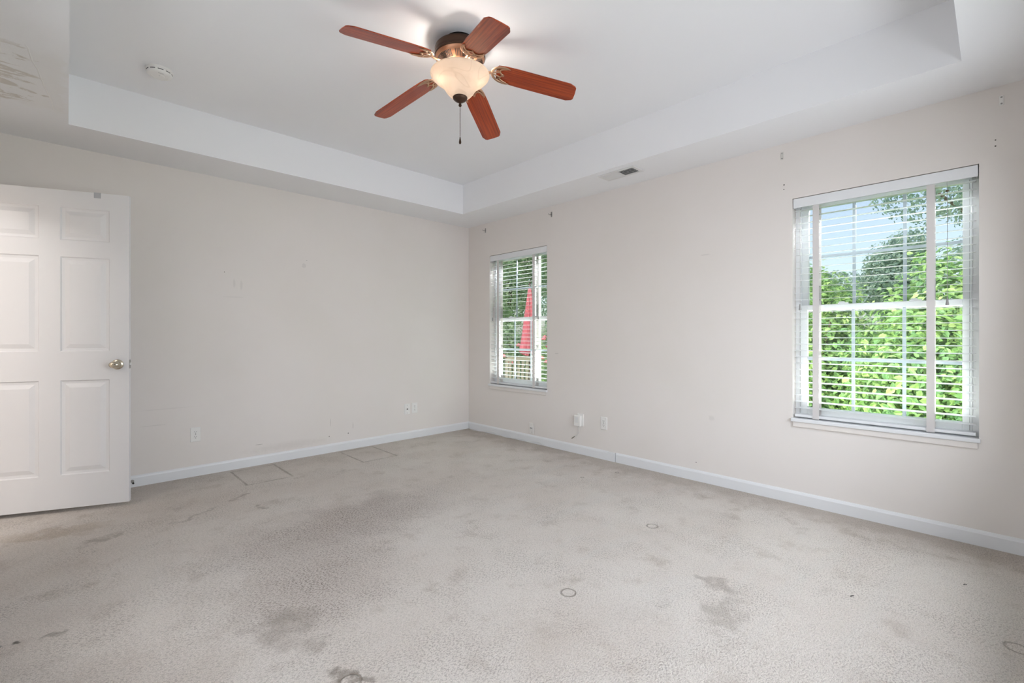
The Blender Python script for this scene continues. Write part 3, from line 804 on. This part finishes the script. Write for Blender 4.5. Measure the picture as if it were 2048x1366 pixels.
# ------------------------------------------------------------------ smoke detector and vent
t = thing('smoke_detector', 'round white smoke detector on the raised ceiling left of the fan', 'smoke detector', (0.410, 3.545, ZT))
bm = B(); lathe(bm, [(0.0, 0), (0.0700, 0), (0.0700, -0.009), (0.066, -0.012), (0.0, -0.012)], 56); bmesh.ops.recalc_face_normals(bm, faces=bm.faces)
obj('base_plate', bm, M['plastic'], t, smooth=True)
bm = B(); lathe(bm, [(0.0645, -0.012), (0.0650, -0.024), (0.0625, -0.031), (0.054, -0.036), (0.040, -0.0385), (0.039, -0.0375), (0.0, -0.039)], 56); bmesh.ops.recalc_face_normals(bm, faces=bm.faces)
cov = obj('cover', bm, M['plastic'], t, smooth=True)
for k in range(10):
    a0 = 2*PI*k/10+0.07; a1 = a0+2*PI/10-0.20
    bm = B(); n = 6
    vs_ = [[bm.verts.new((r*math.cos(a0+(a1-a0)*i/n), r*math.sin(a0+(a1-a0)*i/n), z)) for (r, z) in ((0.0648, -0.0165), (0.0656, -0.0165), (0.0656, -0.0205), (0.0648, -0.0205))] for i in range(n+1)]
    for p, q in zip(vs_, vs_[1:]):
        for j in range(4): bm.faces.new((p[j], p[(j+1) % 4], q[(j+1) % 4], q[j]))
    bm.faces.new(vs_[0]); bm.faces.new(list(reversed(vs_[-1])))
    bmesh.ops.recalc_face_normals(bm, faces=bm.faces)
    obj('sensor_slot', bm, M['slot'], cov)
bm = B(); lathe(bm, [(0.0, -0.0415), (0.013, -0.0415), (0.0145, -0.039), (0.0145, -0.037)], 24, (0.010, -0.012, 0)); bmesh.ops.recalc_face_normals(bm, faces=bm.faces)
obj('test_button', bm, M['plastic'], cov, smooth=True)
bm = B()
box(bm, -0.012, 0.016, -0.0475, -0.0455, -0.0380, -0.0366)
obj('print_mark', bm, M['plastic_grey'], cov)

t = thing('air_vent', 'white rectangular ceiling register in the soffit above the right wall', 'vent', (3.228, 2.100, H))
bm = B(); vx, vy = 0.080, 0.168
for (x0, x1, y0, y1) in ((-vx, -0.055, -vy, vy), (0.055, vx, -vy, vy), (-0.055, 0.055, -vy, -0.140), (-0.055, 0.055, 0.140, vy), (-0.055, 0.055, -0.008, 0.008)):
    box(bm, x0, x1, y0, y1, -0.008, 0.0)
obj('frame', bm, M['vent'], t, bevel=0.002)
bm = B(); box(bm, -0.055, 0.055, -0.140, 0.140, -0.0012, 0.0); obj('dark_backing', bm, M['duct_shade'], t)  # flat dark plate painted as the shaded duct behind the louvers
for (ya, yb, s) in ((-0.140, -0.008, 1), (0.008, 0.140, -1)):
    bm = B(); n = 14
    for k in range(n):
        yc = ya+(yb-ya)*(k+0.5)/n
        box(bm, -0.055, 0.055, -0.0052, 0.0052, -0.0004, 0.0004, Matrix.Translation((0, yc, -0.0052)) @ Matrix.Rotation(math.radians(34)*s, 4, 'X'))
    for x in (-0.028, 0, 0.028): box(bm, x-0.0008, x+0.0008, ya, yb, -0.0030, -0.0014)
    obj('louvers', bm, M['vent'], t)

# ------------------------------------------------------------------ wall plates; local frame: x = along wall, -y = out of the wall
def plate_root(name, label, cat, p, wall, group=None):
    t = thing(name, label, cat, p, 0 if wall == 'L' else -PI/2, group)
    return t
def plate(t, w=0.070, h=0.115, d=0.005, mat=None):
    bm = B()
    a = [(-w/2, 0), (w/2, 0), (w/2, h), (-w/2, h)]
    o = [bm.verts.new((x, 0, z-h/2)) for x, z in a]; m = [bm.verts.new((x, -d*0.5, z-h/2)) for x, z in a]
    i = [bm.verts.new((x*(1-0.08), -d, (z-h/2)*(1-0.05))) for x, z in a]
    for p, q in ((o, m), (m, i)):
        for k in range(4): bm.faces.new((p[k], p[(k+1) % 4], q[(k+1) % 4], q[k]))
    bm.faces.new(i); bm.faces.new(list(reversed(o))); bmesh.ops.recalc_face_normals(bm, faces=bm.faces)
    return obj('cover_plate', bm, mat or M['plastic'], t)
def screw(par, z, x=0.0):
    bm = B(); lathe(bm, [(0.0035, 0.0045), (0.003, 0.0062), (0.0, 0.0064)], 12, (0, 0, 0), 'Y'); bmesh.ops.scale(bm, vec=(1, -1, 1), verts=bm.verts); bmesh.ops.translate(bm, vec=(x, 0, z), verts=bm.verts)
    bmesh.ops.recalc_face_normals(bm, faces=bm.faces)
    return obj('screw', bm, M['plastic_grey'], par)
OUT_GROUP = 'duplex outlets low on the walls'
def outlet(label, p, wall):
    t = plate_root('wall_outlet', label, 'outlet', p, wall, OUT_GROUP)
    pl = plate(t)
    for zc in (0.0195, -0.0195):
        bm = B(); pts = [(0.0165*math.cos(a), max(-0.0125, min(0.0125, 0.0165*math.sin(a)))) for a in [2*PI*k/28 for k in range(28)]]
        A = [bm.verts.new((x, -0.0040, z+zc)) for x, z in pts]; D = [bm.verts.new((x, -0.0068, z+zc)) for x, z in pts]
        for k in range(28): bm.faces.new((A[k], A[(k+1) % 28], D[(k+1) % 28], D[k]))
        bm.faces.new(D); bm.faces.new(list(reversed(A))); bmesh.ops.recalc_face_normals(bm, faces=bm.faces)
        r = obj('receptacle', bm, M['plastic'], t)
        for (x, z, w, h) in ((-0.0062, 0.004, 0.0026, 0.0085), (0.0062, 0.004, 0.0022, 0.0068), (0.0, -0.0075, 0.0050, 0.0042)):
            bm = B(); box(bm, x-w/2, x+w/2, -0.0071, -0.006, zc+z-h/2, zc+z+h/2); obj('slot', bm, M['slot'], r)
    screw(t, 0)
    return t
outlet('white double outlet on the left wall nearest the open door', (0.748, L, 0.333), 'L')
outlet('white double outlet right of the coax plate on the left wall', (2.780, L, 0.330), 'L')
outlet('white double outlet right of the plug-in adapter on the right wall', (W, 2.480, 0.328), 'R')
# outlet half hidden by the adapter
t = plate_root('wall_outlet', 'white outlet plate mostly covered by the plugged-in adapter', 'outlet', (W, 2.745, 0.326), 'R', OUT_GROUP)
plate(t)
# coax plate
t = plate_root('coax_plate', 'white single-jack cable plate left of an outlet on the left wall', 'wall plate', (2.686, L, 0.327), 'L')
plate(t); screw(t, 0.042); screw(t, -0.042)
bm = B(); lathe(bm, [(0.0075, 0.004), (0.0075, 0.007), (0.0048, 0.007), (0.0048, 0.015), (0.0025, 0.015), (0.0025, 0.009), (0.0, 0.009)], 14, (0, 0, 0), 'Y'); bmesh.ops.scale(bm, vec=(1, -1, 1), verts=bm.verts); bmesh.ops.recalc_face_normals(bm, faces=bm.faces)
obj('coax_jack', bm, simple('coax_metal', srgb(70, 66, 62), 0.4, 0.8), t)
# two-jack plate, standing slightly off the wall
t = plate_root('jack_plate', 'tilted white two-jack plate just above the right baseboard', 'wall plate', (W-0.001, 3.389, 0.152), 'R')
t.rotation_euler = (0, math.radians(-3), -PI/2-math.radians(8)); t.location.x = W-0.006
plate(t)
for x in (-0.011, 0.011):
    bm = B(); box(bm, x-0.007, x+0.007, -0.0068, -0.004, -0.004, 0.012)
    k = obj('jack', bm, M['plastic'], t, bevel=0.001)
    bm = B(); box(bm, x-0.0052, x+0.0052, -0.0072, -0.006, -0.0022, 0.0100); obj('socket_opening', bm, M['slot'], k)
screw(t, -0.038)
# plug-in adapter with short loose cable
t = plate_root('plug_in_adapter', 'white boxy plug-in adapter with a short cable hanging from it', 'adapter', (W-0.006, 2.762, 0.320), 'R')
bm = B(); box(bm, -0.038, 0.036, -0.032, 0.0, -0.054, 0.050)
ho = obj('housing', bm, M['plastic'], t, bevel=0.004)
bm = B()
box(bm, -0.020, 0.012, -0.0345, -0.0335, -0.020, 0.032)
obj('printed_label', bm, simple('pale_grey_print', srgb(222, 221, 219), 0.5), ho)
pts = smoothpath([(0.010, -0.018, -0.048), (0.011, -0.016, -0.075), (0.010, -0.012, -0.100), (-0.004, -0.012, -0.128), (-0.030, -0.012, -0.150), (-0.045, -0.012, -0.160)], 6)
bm = B(); tube(bm, pts, 0.0020, 8); cb = obj('cable', bm, M['cord_white'], t, smooth=True)
bm = B(); tube(bm, [(0.010, -0.018, -0.046), (0.010, -0.018, -0.060)], [0.0045, 0.0028], 10); obj('strain_relief', bm, M['plastic_grey'], cb)
bm = B(); tube(bm, [(-0.043, -0.012, -0.159), (-0.060, -0.012, -0.171), (-0.078, -0.012, -0.184)], [0.0036, 0.0044, 0.0040], 10); obj('plug', bm, simple('olive_plug', srgb(118, 116, 100), 0.5), cb)

# white cord along the foot of the right baseboard
pts = [(W-0.020, 4.425, 0.050), (W-0.024, 4.41, 0.020), (W-0.045, 4.36, 0.006), (W-0.050, 4.27, 0.006), (W-0.030, 4.16, 0.008), (W-0.020, 4.09, 0.018), (W-0.019, 3.99, 0.030), (W-0.020, 3.90, 0.012), (W-0.036, 3.79, 0.006), (W-0.032, 3.70, 0.007), (W-0.020, 3.58, 0.016), (W-0.019, 3.52, 0.024), (W-0.026, 3.44, 0.007), (W-0.020, 3.355, 0.020), (W-0.019, 3.27, 0.030), (W-0.022, 3.20, 0.010), (W-0.026, 3.12, 0.006), (W-0.024, 3.05, 0.005)]
bm = B(); tube(bm, smoothpath(pts, 8), 0.0026, 7)
tag(obj('loose_cord', bm, M['cord_white'], smooth=True), 'thin white cord looping along the foot of the right baseboard', 'cord')

# ------------------------------------------------------------------ curtain rod brackets on the right wall
BR_G = 'curtain rod brackets above the windows'
def bracket(label, y, z, mat, hooked):
    t = thing('curtain_bracket', label, 'bracket', (W, y, z), -PI/2, BR_G)
    bm = B(); box(bm, -0.0085, 0.0085, -0.0025, 0.0, -0.026, 0.026); pl = obj('mounting_plate', bm, mat, t, bevel=0.001)
    for zz in (0.017, -0.017):
        bm = B(); lathe(bm, [(0.0045, 0.002), (0.004, 0.0038), (0.0, 0.004)], 10, (0, 0, 0), 'Y'); bmesh.ops.scale(bm, vec=(1, -1, 1), verts=bm.verts); bmesh.ops.translate(bm, vec=(0, 0, zz), verts=bm.verts); bmesh.ops.recalc_face_normals(bm, faces=bm.faces)
        obj('screw', bm, M['steel'], pl)
    if hooked:
        bm = B(); tube(bm, smoothpath([(0, -0.002, -0.002), (-0.004, -0.020, -0.004), (-0.008, -0.034, -0.002), (-0.009, -0.038, 0.006)], 5), 0.0028, 8); obj('hook', bm, M['steel'], t, smooth=True)
    return t
pale = simple('pale_bracket', srgb(206, 202, 196), 0.45)
bracket('small metal curtain bracket by the room corner, left of the far window', 4.142, 2.361, M['steel'], True)
bracket('small metal curtain bracket above the right side of the far window', 3.116, 2.355, M['steel'], True)
bracket('wall-coloured curtain bracket plate above the left side of the near window', 1.017, 2.360, pale, False)
bracket('white curtain bracket plate at the photo right edge, right of the near window', -0.019, 2.362, M['plastic'], False)

# ------------------------------------------------------------------ bits lying on the carpet
def scrap(label, x, y, pts, z=0.004):
    bm = B(); tube(bm, smoothpath([(x+a, y+b, z+c) for a, b, c in pts], 4), 0.0022, 6, flat=0.7)
    tag(obj('lint_scrap', bm, M['rubber']), label, 'debris', 'dark scraps on the carpet')
scrap('dark curled scrap on the carpet in front of the near window', 2.446, 0.429, [(-0.008, 0.006, 0), (0, 0, 0.002), (0.008, -0.003, 0)])
scrap('dark scrap on the carpet close to the right edge of the photo', 2.925, 0.098, [(-0.005, 0.004, 0), (0, 0, 0.002), (0.004, -0.006, 0)])

# ------------------------------------------------------------------ outdoors
GZ = -0.40
bm = B(); box(bm, W+0.16, 60, -40, 50, GZ-0.1, GZ); tag(obj('ground', bm, M['grass']), kind='structure')
bm = B(); box(bm, W+0.8, 7.6, 4.9, 9.2, GZ, GZ+0.16); tag(obj('patio_slab', bm, M['stone']), kind='structure')

def leaves(rnd, n, sample, size, flop=0.5):
    """n folded leaves; sample() gives a point and an outward normal"""
    V = []; F = []
    for _ in range(n):
        p, nv = sample()
        nv = (Vector(nv)+Vector((rnd.gauss(0, flop), rnd.gauss(0, flop), rnd.gauss(0, flop)+0.35))).normalized()
        d = Vector((rnd.gauss(0, 1), rnd.gauss(0, 1), rnd.gauss(-0.5, 0.7)))
        d = (d-nv*d.dot(nv)).normalized(); s = nv.cross(d)
        l = size*rnd.uniform(0.6, 1.3); w = l*rnd.uniform(0.22, 0.34); p = Vector(p)
        b = len(V)
        fold = nv*w*0.35
        V += [p, p+d*l*0.35+s*w+fold, p+d*l*0.7+s*w*0.75+fold, p+d*l-nv*l*0.12, p+d*l*0.7-s*w*0.75+fold, p+d*l*0.35-s*w+fold]
        F += [(b, b+1, b+2, b+3), (b, b+3, b+4, b+5)]
    return V, F
def leafobj(name, V, F, mat, parent):
    me = bpy.data.meshes.new(name); me.from_pydata([tuple(v) for v in V], [], F); me.materials.append(mat)
    o = bpy.data.objects.new(name, me); C.objects.link(o); o.parent = parent
    return o
def blob_sampler(rnd, blobs):
    tot = sum(b[3]*b[4] for b in blobs)
    def sample():
        q = rnd.uniform(0, tot)
        for b in blobs:
            q -= b[3]*b[4]
            if q <= 0: break
        u = Vector((rnd.gauss(0, 1), rnd.gauss(0, 1), rnd.gauss(0, 1))).normalized()
        k = rnd.uniform(0.55, 1.0)**0.5*(1+0.12*math.sin(7*u.x+5*u.z)+0.10*math.sin(9*u.y))
        return (b[0]+u.x*b[3]*k, b[1]+u.y*b[3]*k, b[2]+u.z*b[4]*k), u
    return sample
def plant(name, label, cat, loc, h, r, n, size, mat, seed, group=None, shrub=False):
    rnd = random.Random(seed)
    t = thing(name, label, cat, (loc[0], loc[1], GZ), 0, group)
    blobs = []
    if shrub:
        for k in range(9):
            a = rnd.uniform(0, 2*PI); q = rnd.uniform(0.15, 0.75)*r
            hh = h*rnd.uniform(0.72, 1.0)*(1-0.25*q/r)
            blobs.append((q*math.cos(a), q*math.sin(a), hh*0.5, r*rnd.uniform(0.38, 0.55), hh*0.52))
    else:
        for k in range(13):
            a = rnd.uniform(0, 2*PI); q = rnd.uniform(0.0, 0.75)*r; z = rnd.uniform(0.20, 0.88)*h
            blobs.append((q*math.cos(a), q*math.sin(a), z, r*rnd.uniform(0.30, 0.48), h*rnd.uniform(0.10, 0.17)))
        blobs.append((0, 0, h*0.9, r*0.3, h*0.1))
    top = max(b[2]+b[4] for b in blobs)
    blobs = [(b[0], b[1], b[2]*h/top, b[3], b[4]*h/top) for b in blobs]
    V, F = leaves(rnd, n, blob_sampler(rnd, blobs), size)
    leafobj('foliage', V, F, mat, t)
    bm = B()
    if shrub:
        for k in range(7):
            b = blobs[k]; tube(bm, smoothpath([(b[0]*0.15, b[1]*0.15, -0.02), (b[0]*0.5, b[1]*0.5, b[2]*0.7), (b[0], b[1], b[2]*1.5)], 3), [0.02]*4+[0.012]*3, 6)
        obj('stem', bm, M['bark'], t)
    else:
        tube(bm, smoothpath([(0, 0, -0.05), (0.05*r, 0, h*0.3), (0, 0.04*r, h*0.6), (0, 0, h*0.88)], 4), [r*0.07]*5+[r*0.05]*4+[r*0.025]*4, 8)
        for b in blobs[:8]: tube(bm, smoothpath([(0, 0, b[2]*0.55), (b[0]*0.5, b[1]*0.5, b[2]*0.8), (b[0], b[1], b[2])], 3), [r*0.028]*3+[r*0.015]*4, 6)
        obj('trunk', bm, M['bark'], t)
    return t
SHG = 'shrubs outside the near window'
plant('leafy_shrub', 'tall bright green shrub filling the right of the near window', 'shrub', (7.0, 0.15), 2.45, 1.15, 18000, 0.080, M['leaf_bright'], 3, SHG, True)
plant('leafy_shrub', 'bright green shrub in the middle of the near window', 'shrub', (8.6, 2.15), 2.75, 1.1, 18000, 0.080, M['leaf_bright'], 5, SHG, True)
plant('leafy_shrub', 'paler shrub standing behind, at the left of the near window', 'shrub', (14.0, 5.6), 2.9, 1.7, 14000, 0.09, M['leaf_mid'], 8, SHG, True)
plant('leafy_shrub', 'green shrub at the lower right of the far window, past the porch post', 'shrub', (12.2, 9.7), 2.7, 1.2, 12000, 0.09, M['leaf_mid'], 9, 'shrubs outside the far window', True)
TG = 'trees beyond the garden'
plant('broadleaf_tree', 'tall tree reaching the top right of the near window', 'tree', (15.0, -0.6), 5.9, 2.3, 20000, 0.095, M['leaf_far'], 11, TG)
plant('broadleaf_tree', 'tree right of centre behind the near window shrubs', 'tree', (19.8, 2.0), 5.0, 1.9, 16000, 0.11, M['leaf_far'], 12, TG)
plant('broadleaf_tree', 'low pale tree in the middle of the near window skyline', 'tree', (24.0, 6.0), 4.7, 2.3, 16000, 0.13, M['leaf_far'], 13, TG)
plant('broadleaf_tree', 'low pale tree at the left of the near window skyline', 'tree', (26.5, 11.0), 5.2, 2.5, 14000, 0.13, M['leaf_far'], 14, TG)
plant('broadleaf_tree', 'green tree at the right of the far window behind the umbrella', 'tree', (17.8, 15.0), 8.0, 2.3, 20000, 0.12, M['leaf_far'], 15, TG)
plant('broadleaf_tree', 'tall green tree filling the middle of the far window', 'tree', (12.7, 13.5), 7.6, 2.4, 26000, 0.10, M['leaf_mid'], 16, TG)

# rose bush
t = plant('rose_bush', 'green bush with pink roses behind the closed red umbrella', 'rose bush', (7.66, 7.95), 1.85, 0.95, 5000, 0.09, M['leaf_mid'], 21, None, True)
rnd = random.Random(4)
for k in range(14):
    a = rnd.uniform(3.4, 5.6); z = rnd.uniform(0.85, 1.6)
    bm = B()
    for q in range(5): ball(bm, (0.022*math.cos(q*1.256), 0.022*math.sin(q*1.256), 0.004*(q % 2)), 0.034, (1, 1, 0.8), 8, 6)
    ball(bm, (0, 0, 0.02), 0.026, (1, 1, 1), 8, 6)
    o = obj('rose_bloom', bm, M['rose'], t, smooth=True); o.location = (0.85*math.cos(a)*rnd.uniform(0.8, 1.0), 0.85*math.sin(a)*rnd.uniform(0.8, 1.0), z)

# closed patio umbrella
def umbrella(x, y):
    z0 = GZ+0.16
    t = thing('patio_umbrella', 'closed red patio umbrella standing outside the far window', 'umbrella', (x, y, z0))
    bm = B(); seg = 40; prof = [(0.012, 2.33), (0.03, 2.28), (0.055, 2.05), (0.085, 1.75), (0.115, 1.45), (0.150, 1.18), (0.170, 1.06), (0.150, 1.02)]
    rings = []
    for (r, z) in prof:
        ring = []
        for i in range(seg):
            a = 2*PI*i/seg; k = 1+0.28*math.cos(8*a+z*0.8)*min(1, r/0.08)
            ring.append(bm.verts.new((r*k*math.cos(a), r*k*math.sin(a), z+(0.03*math.cos(8*a) if z < 1.1 else 0))))
        rings.append(ring)
    for p, q in zip(rings, rings[1:]):
        for i in range(seg): bm.faces.new((p[i], p[(i+1) % seg], q[(i+1) % seg], q[i]))
    bm.faces.new(rings[0]); bmesh.ops.recalc_face_normals(bm, faces=bm.faces)
    cn = obj('canopy', bm, M['red_canvas'], t, smooth=True)
    bm = B(); lathe(bm, [(0.118, 1.36), (0.124, 1.345), (0.130, 1.33)], 24); obj('tie_strap', bm, M['red_canvas'], cn)
    bm = B(); tube(bm, [(0, 0, 0.04), (0, 0, 2.37)], 0.020, 12); obj('pole', bm, M['bronze_dark'], t)
    bm = B(); ball(bm, (0, 0, 2.38), 0.026); obj('finial', bm, M['bronze_dark'], t)
    bm = B(); lathe(bm, [(0.24, 0.0), (0.24, 0.03), (0.10, 0.07), (0.03, 0.08), (0.03, 0.24), (0.0, 0.24)], 28); bmesh.ops.recalc_face_normals(bm, faces=bm.faces); obj('base', bm, M['black'], t)
umbrella(6.55, 6.33)

# slatted garden chair under it
def garden_chair(x, y, rz):
    t = thing('garden_chair', 'weathered slatted garden chair outside the far window, below the umbrella', 'chair', (x, y, GZ+0.16), rz)
    for sx in (-1, 1):
        bm = B(); box(bm, sx*0.29-0.025, sx*0.29+0.025, -0.27, -0.22, 0, 0.62); obj('leg', bm, M['wood_grey'], t)
        bm = B(); box(bm, sx*0.29-0.025, sx*0.29+0.025, 0.22, 0.27, 0, 1.02, Matrix.Rotation(math.radians(-6), 4, 'X')); obj('leg', bm, M['wood_grey'], t)
        bm = B(); box(bm, sx*0.29-0.035, sx*0.29+0.035, -0.30, 0.28, 0.62, 0.645); obj('armrest', bm, M['wood_grey'], t)
    bm = B()
    for k in range(6): box(bm, -0.29, 0.29, -0.25+k*0.08, -0.19+k*0.08, 0.40, 0.42)
    box(bm, -0.29, 0.29, -0.262, -0.24, 0.34, 0.40); obj('seat', bm, M['wood_grey'], t)
    bm = B()
    for k in range(7): box(bm, -0.255+k*0.076, -0.205+k*0.076, 0.235, 0.255, 0.42, 0.98, Matrix.Rotation(math.radians(-6), 4, 'X'))
    box(bm, -0.29, 0.29, 0.225, 0.265, 0.96, 1.03, Matrix.Rotation(math.radians(-6), 4, 'X')); obj('backrest', bm, M['wood_grey'], t)
garden_chair(5.95, 6.05, math.radians(150))
# white porch posts
def post(label, x, y):
    t = thing('porch_post', label, 'post', (x, y, GZ+0.16), 0, 'white porch posts outside the far window')
    bm = B(); box(bm, -0.045, 0.045, -0.045, 0.045, 0, 2.75); obj('shaft', bm, M['vinyl'], t, bevel=0.004)
    bm = B(); box(bm, -0.065, 0.065, -0.065, 0.065, 0, 0.14); obj('plinth', bm, M['vinyl'], t, bevel=0.004)
post('white porch post at the left of the far window', 5.05, 6.00)
post('white porch post at the right of the far window', 5.40, 5.05)
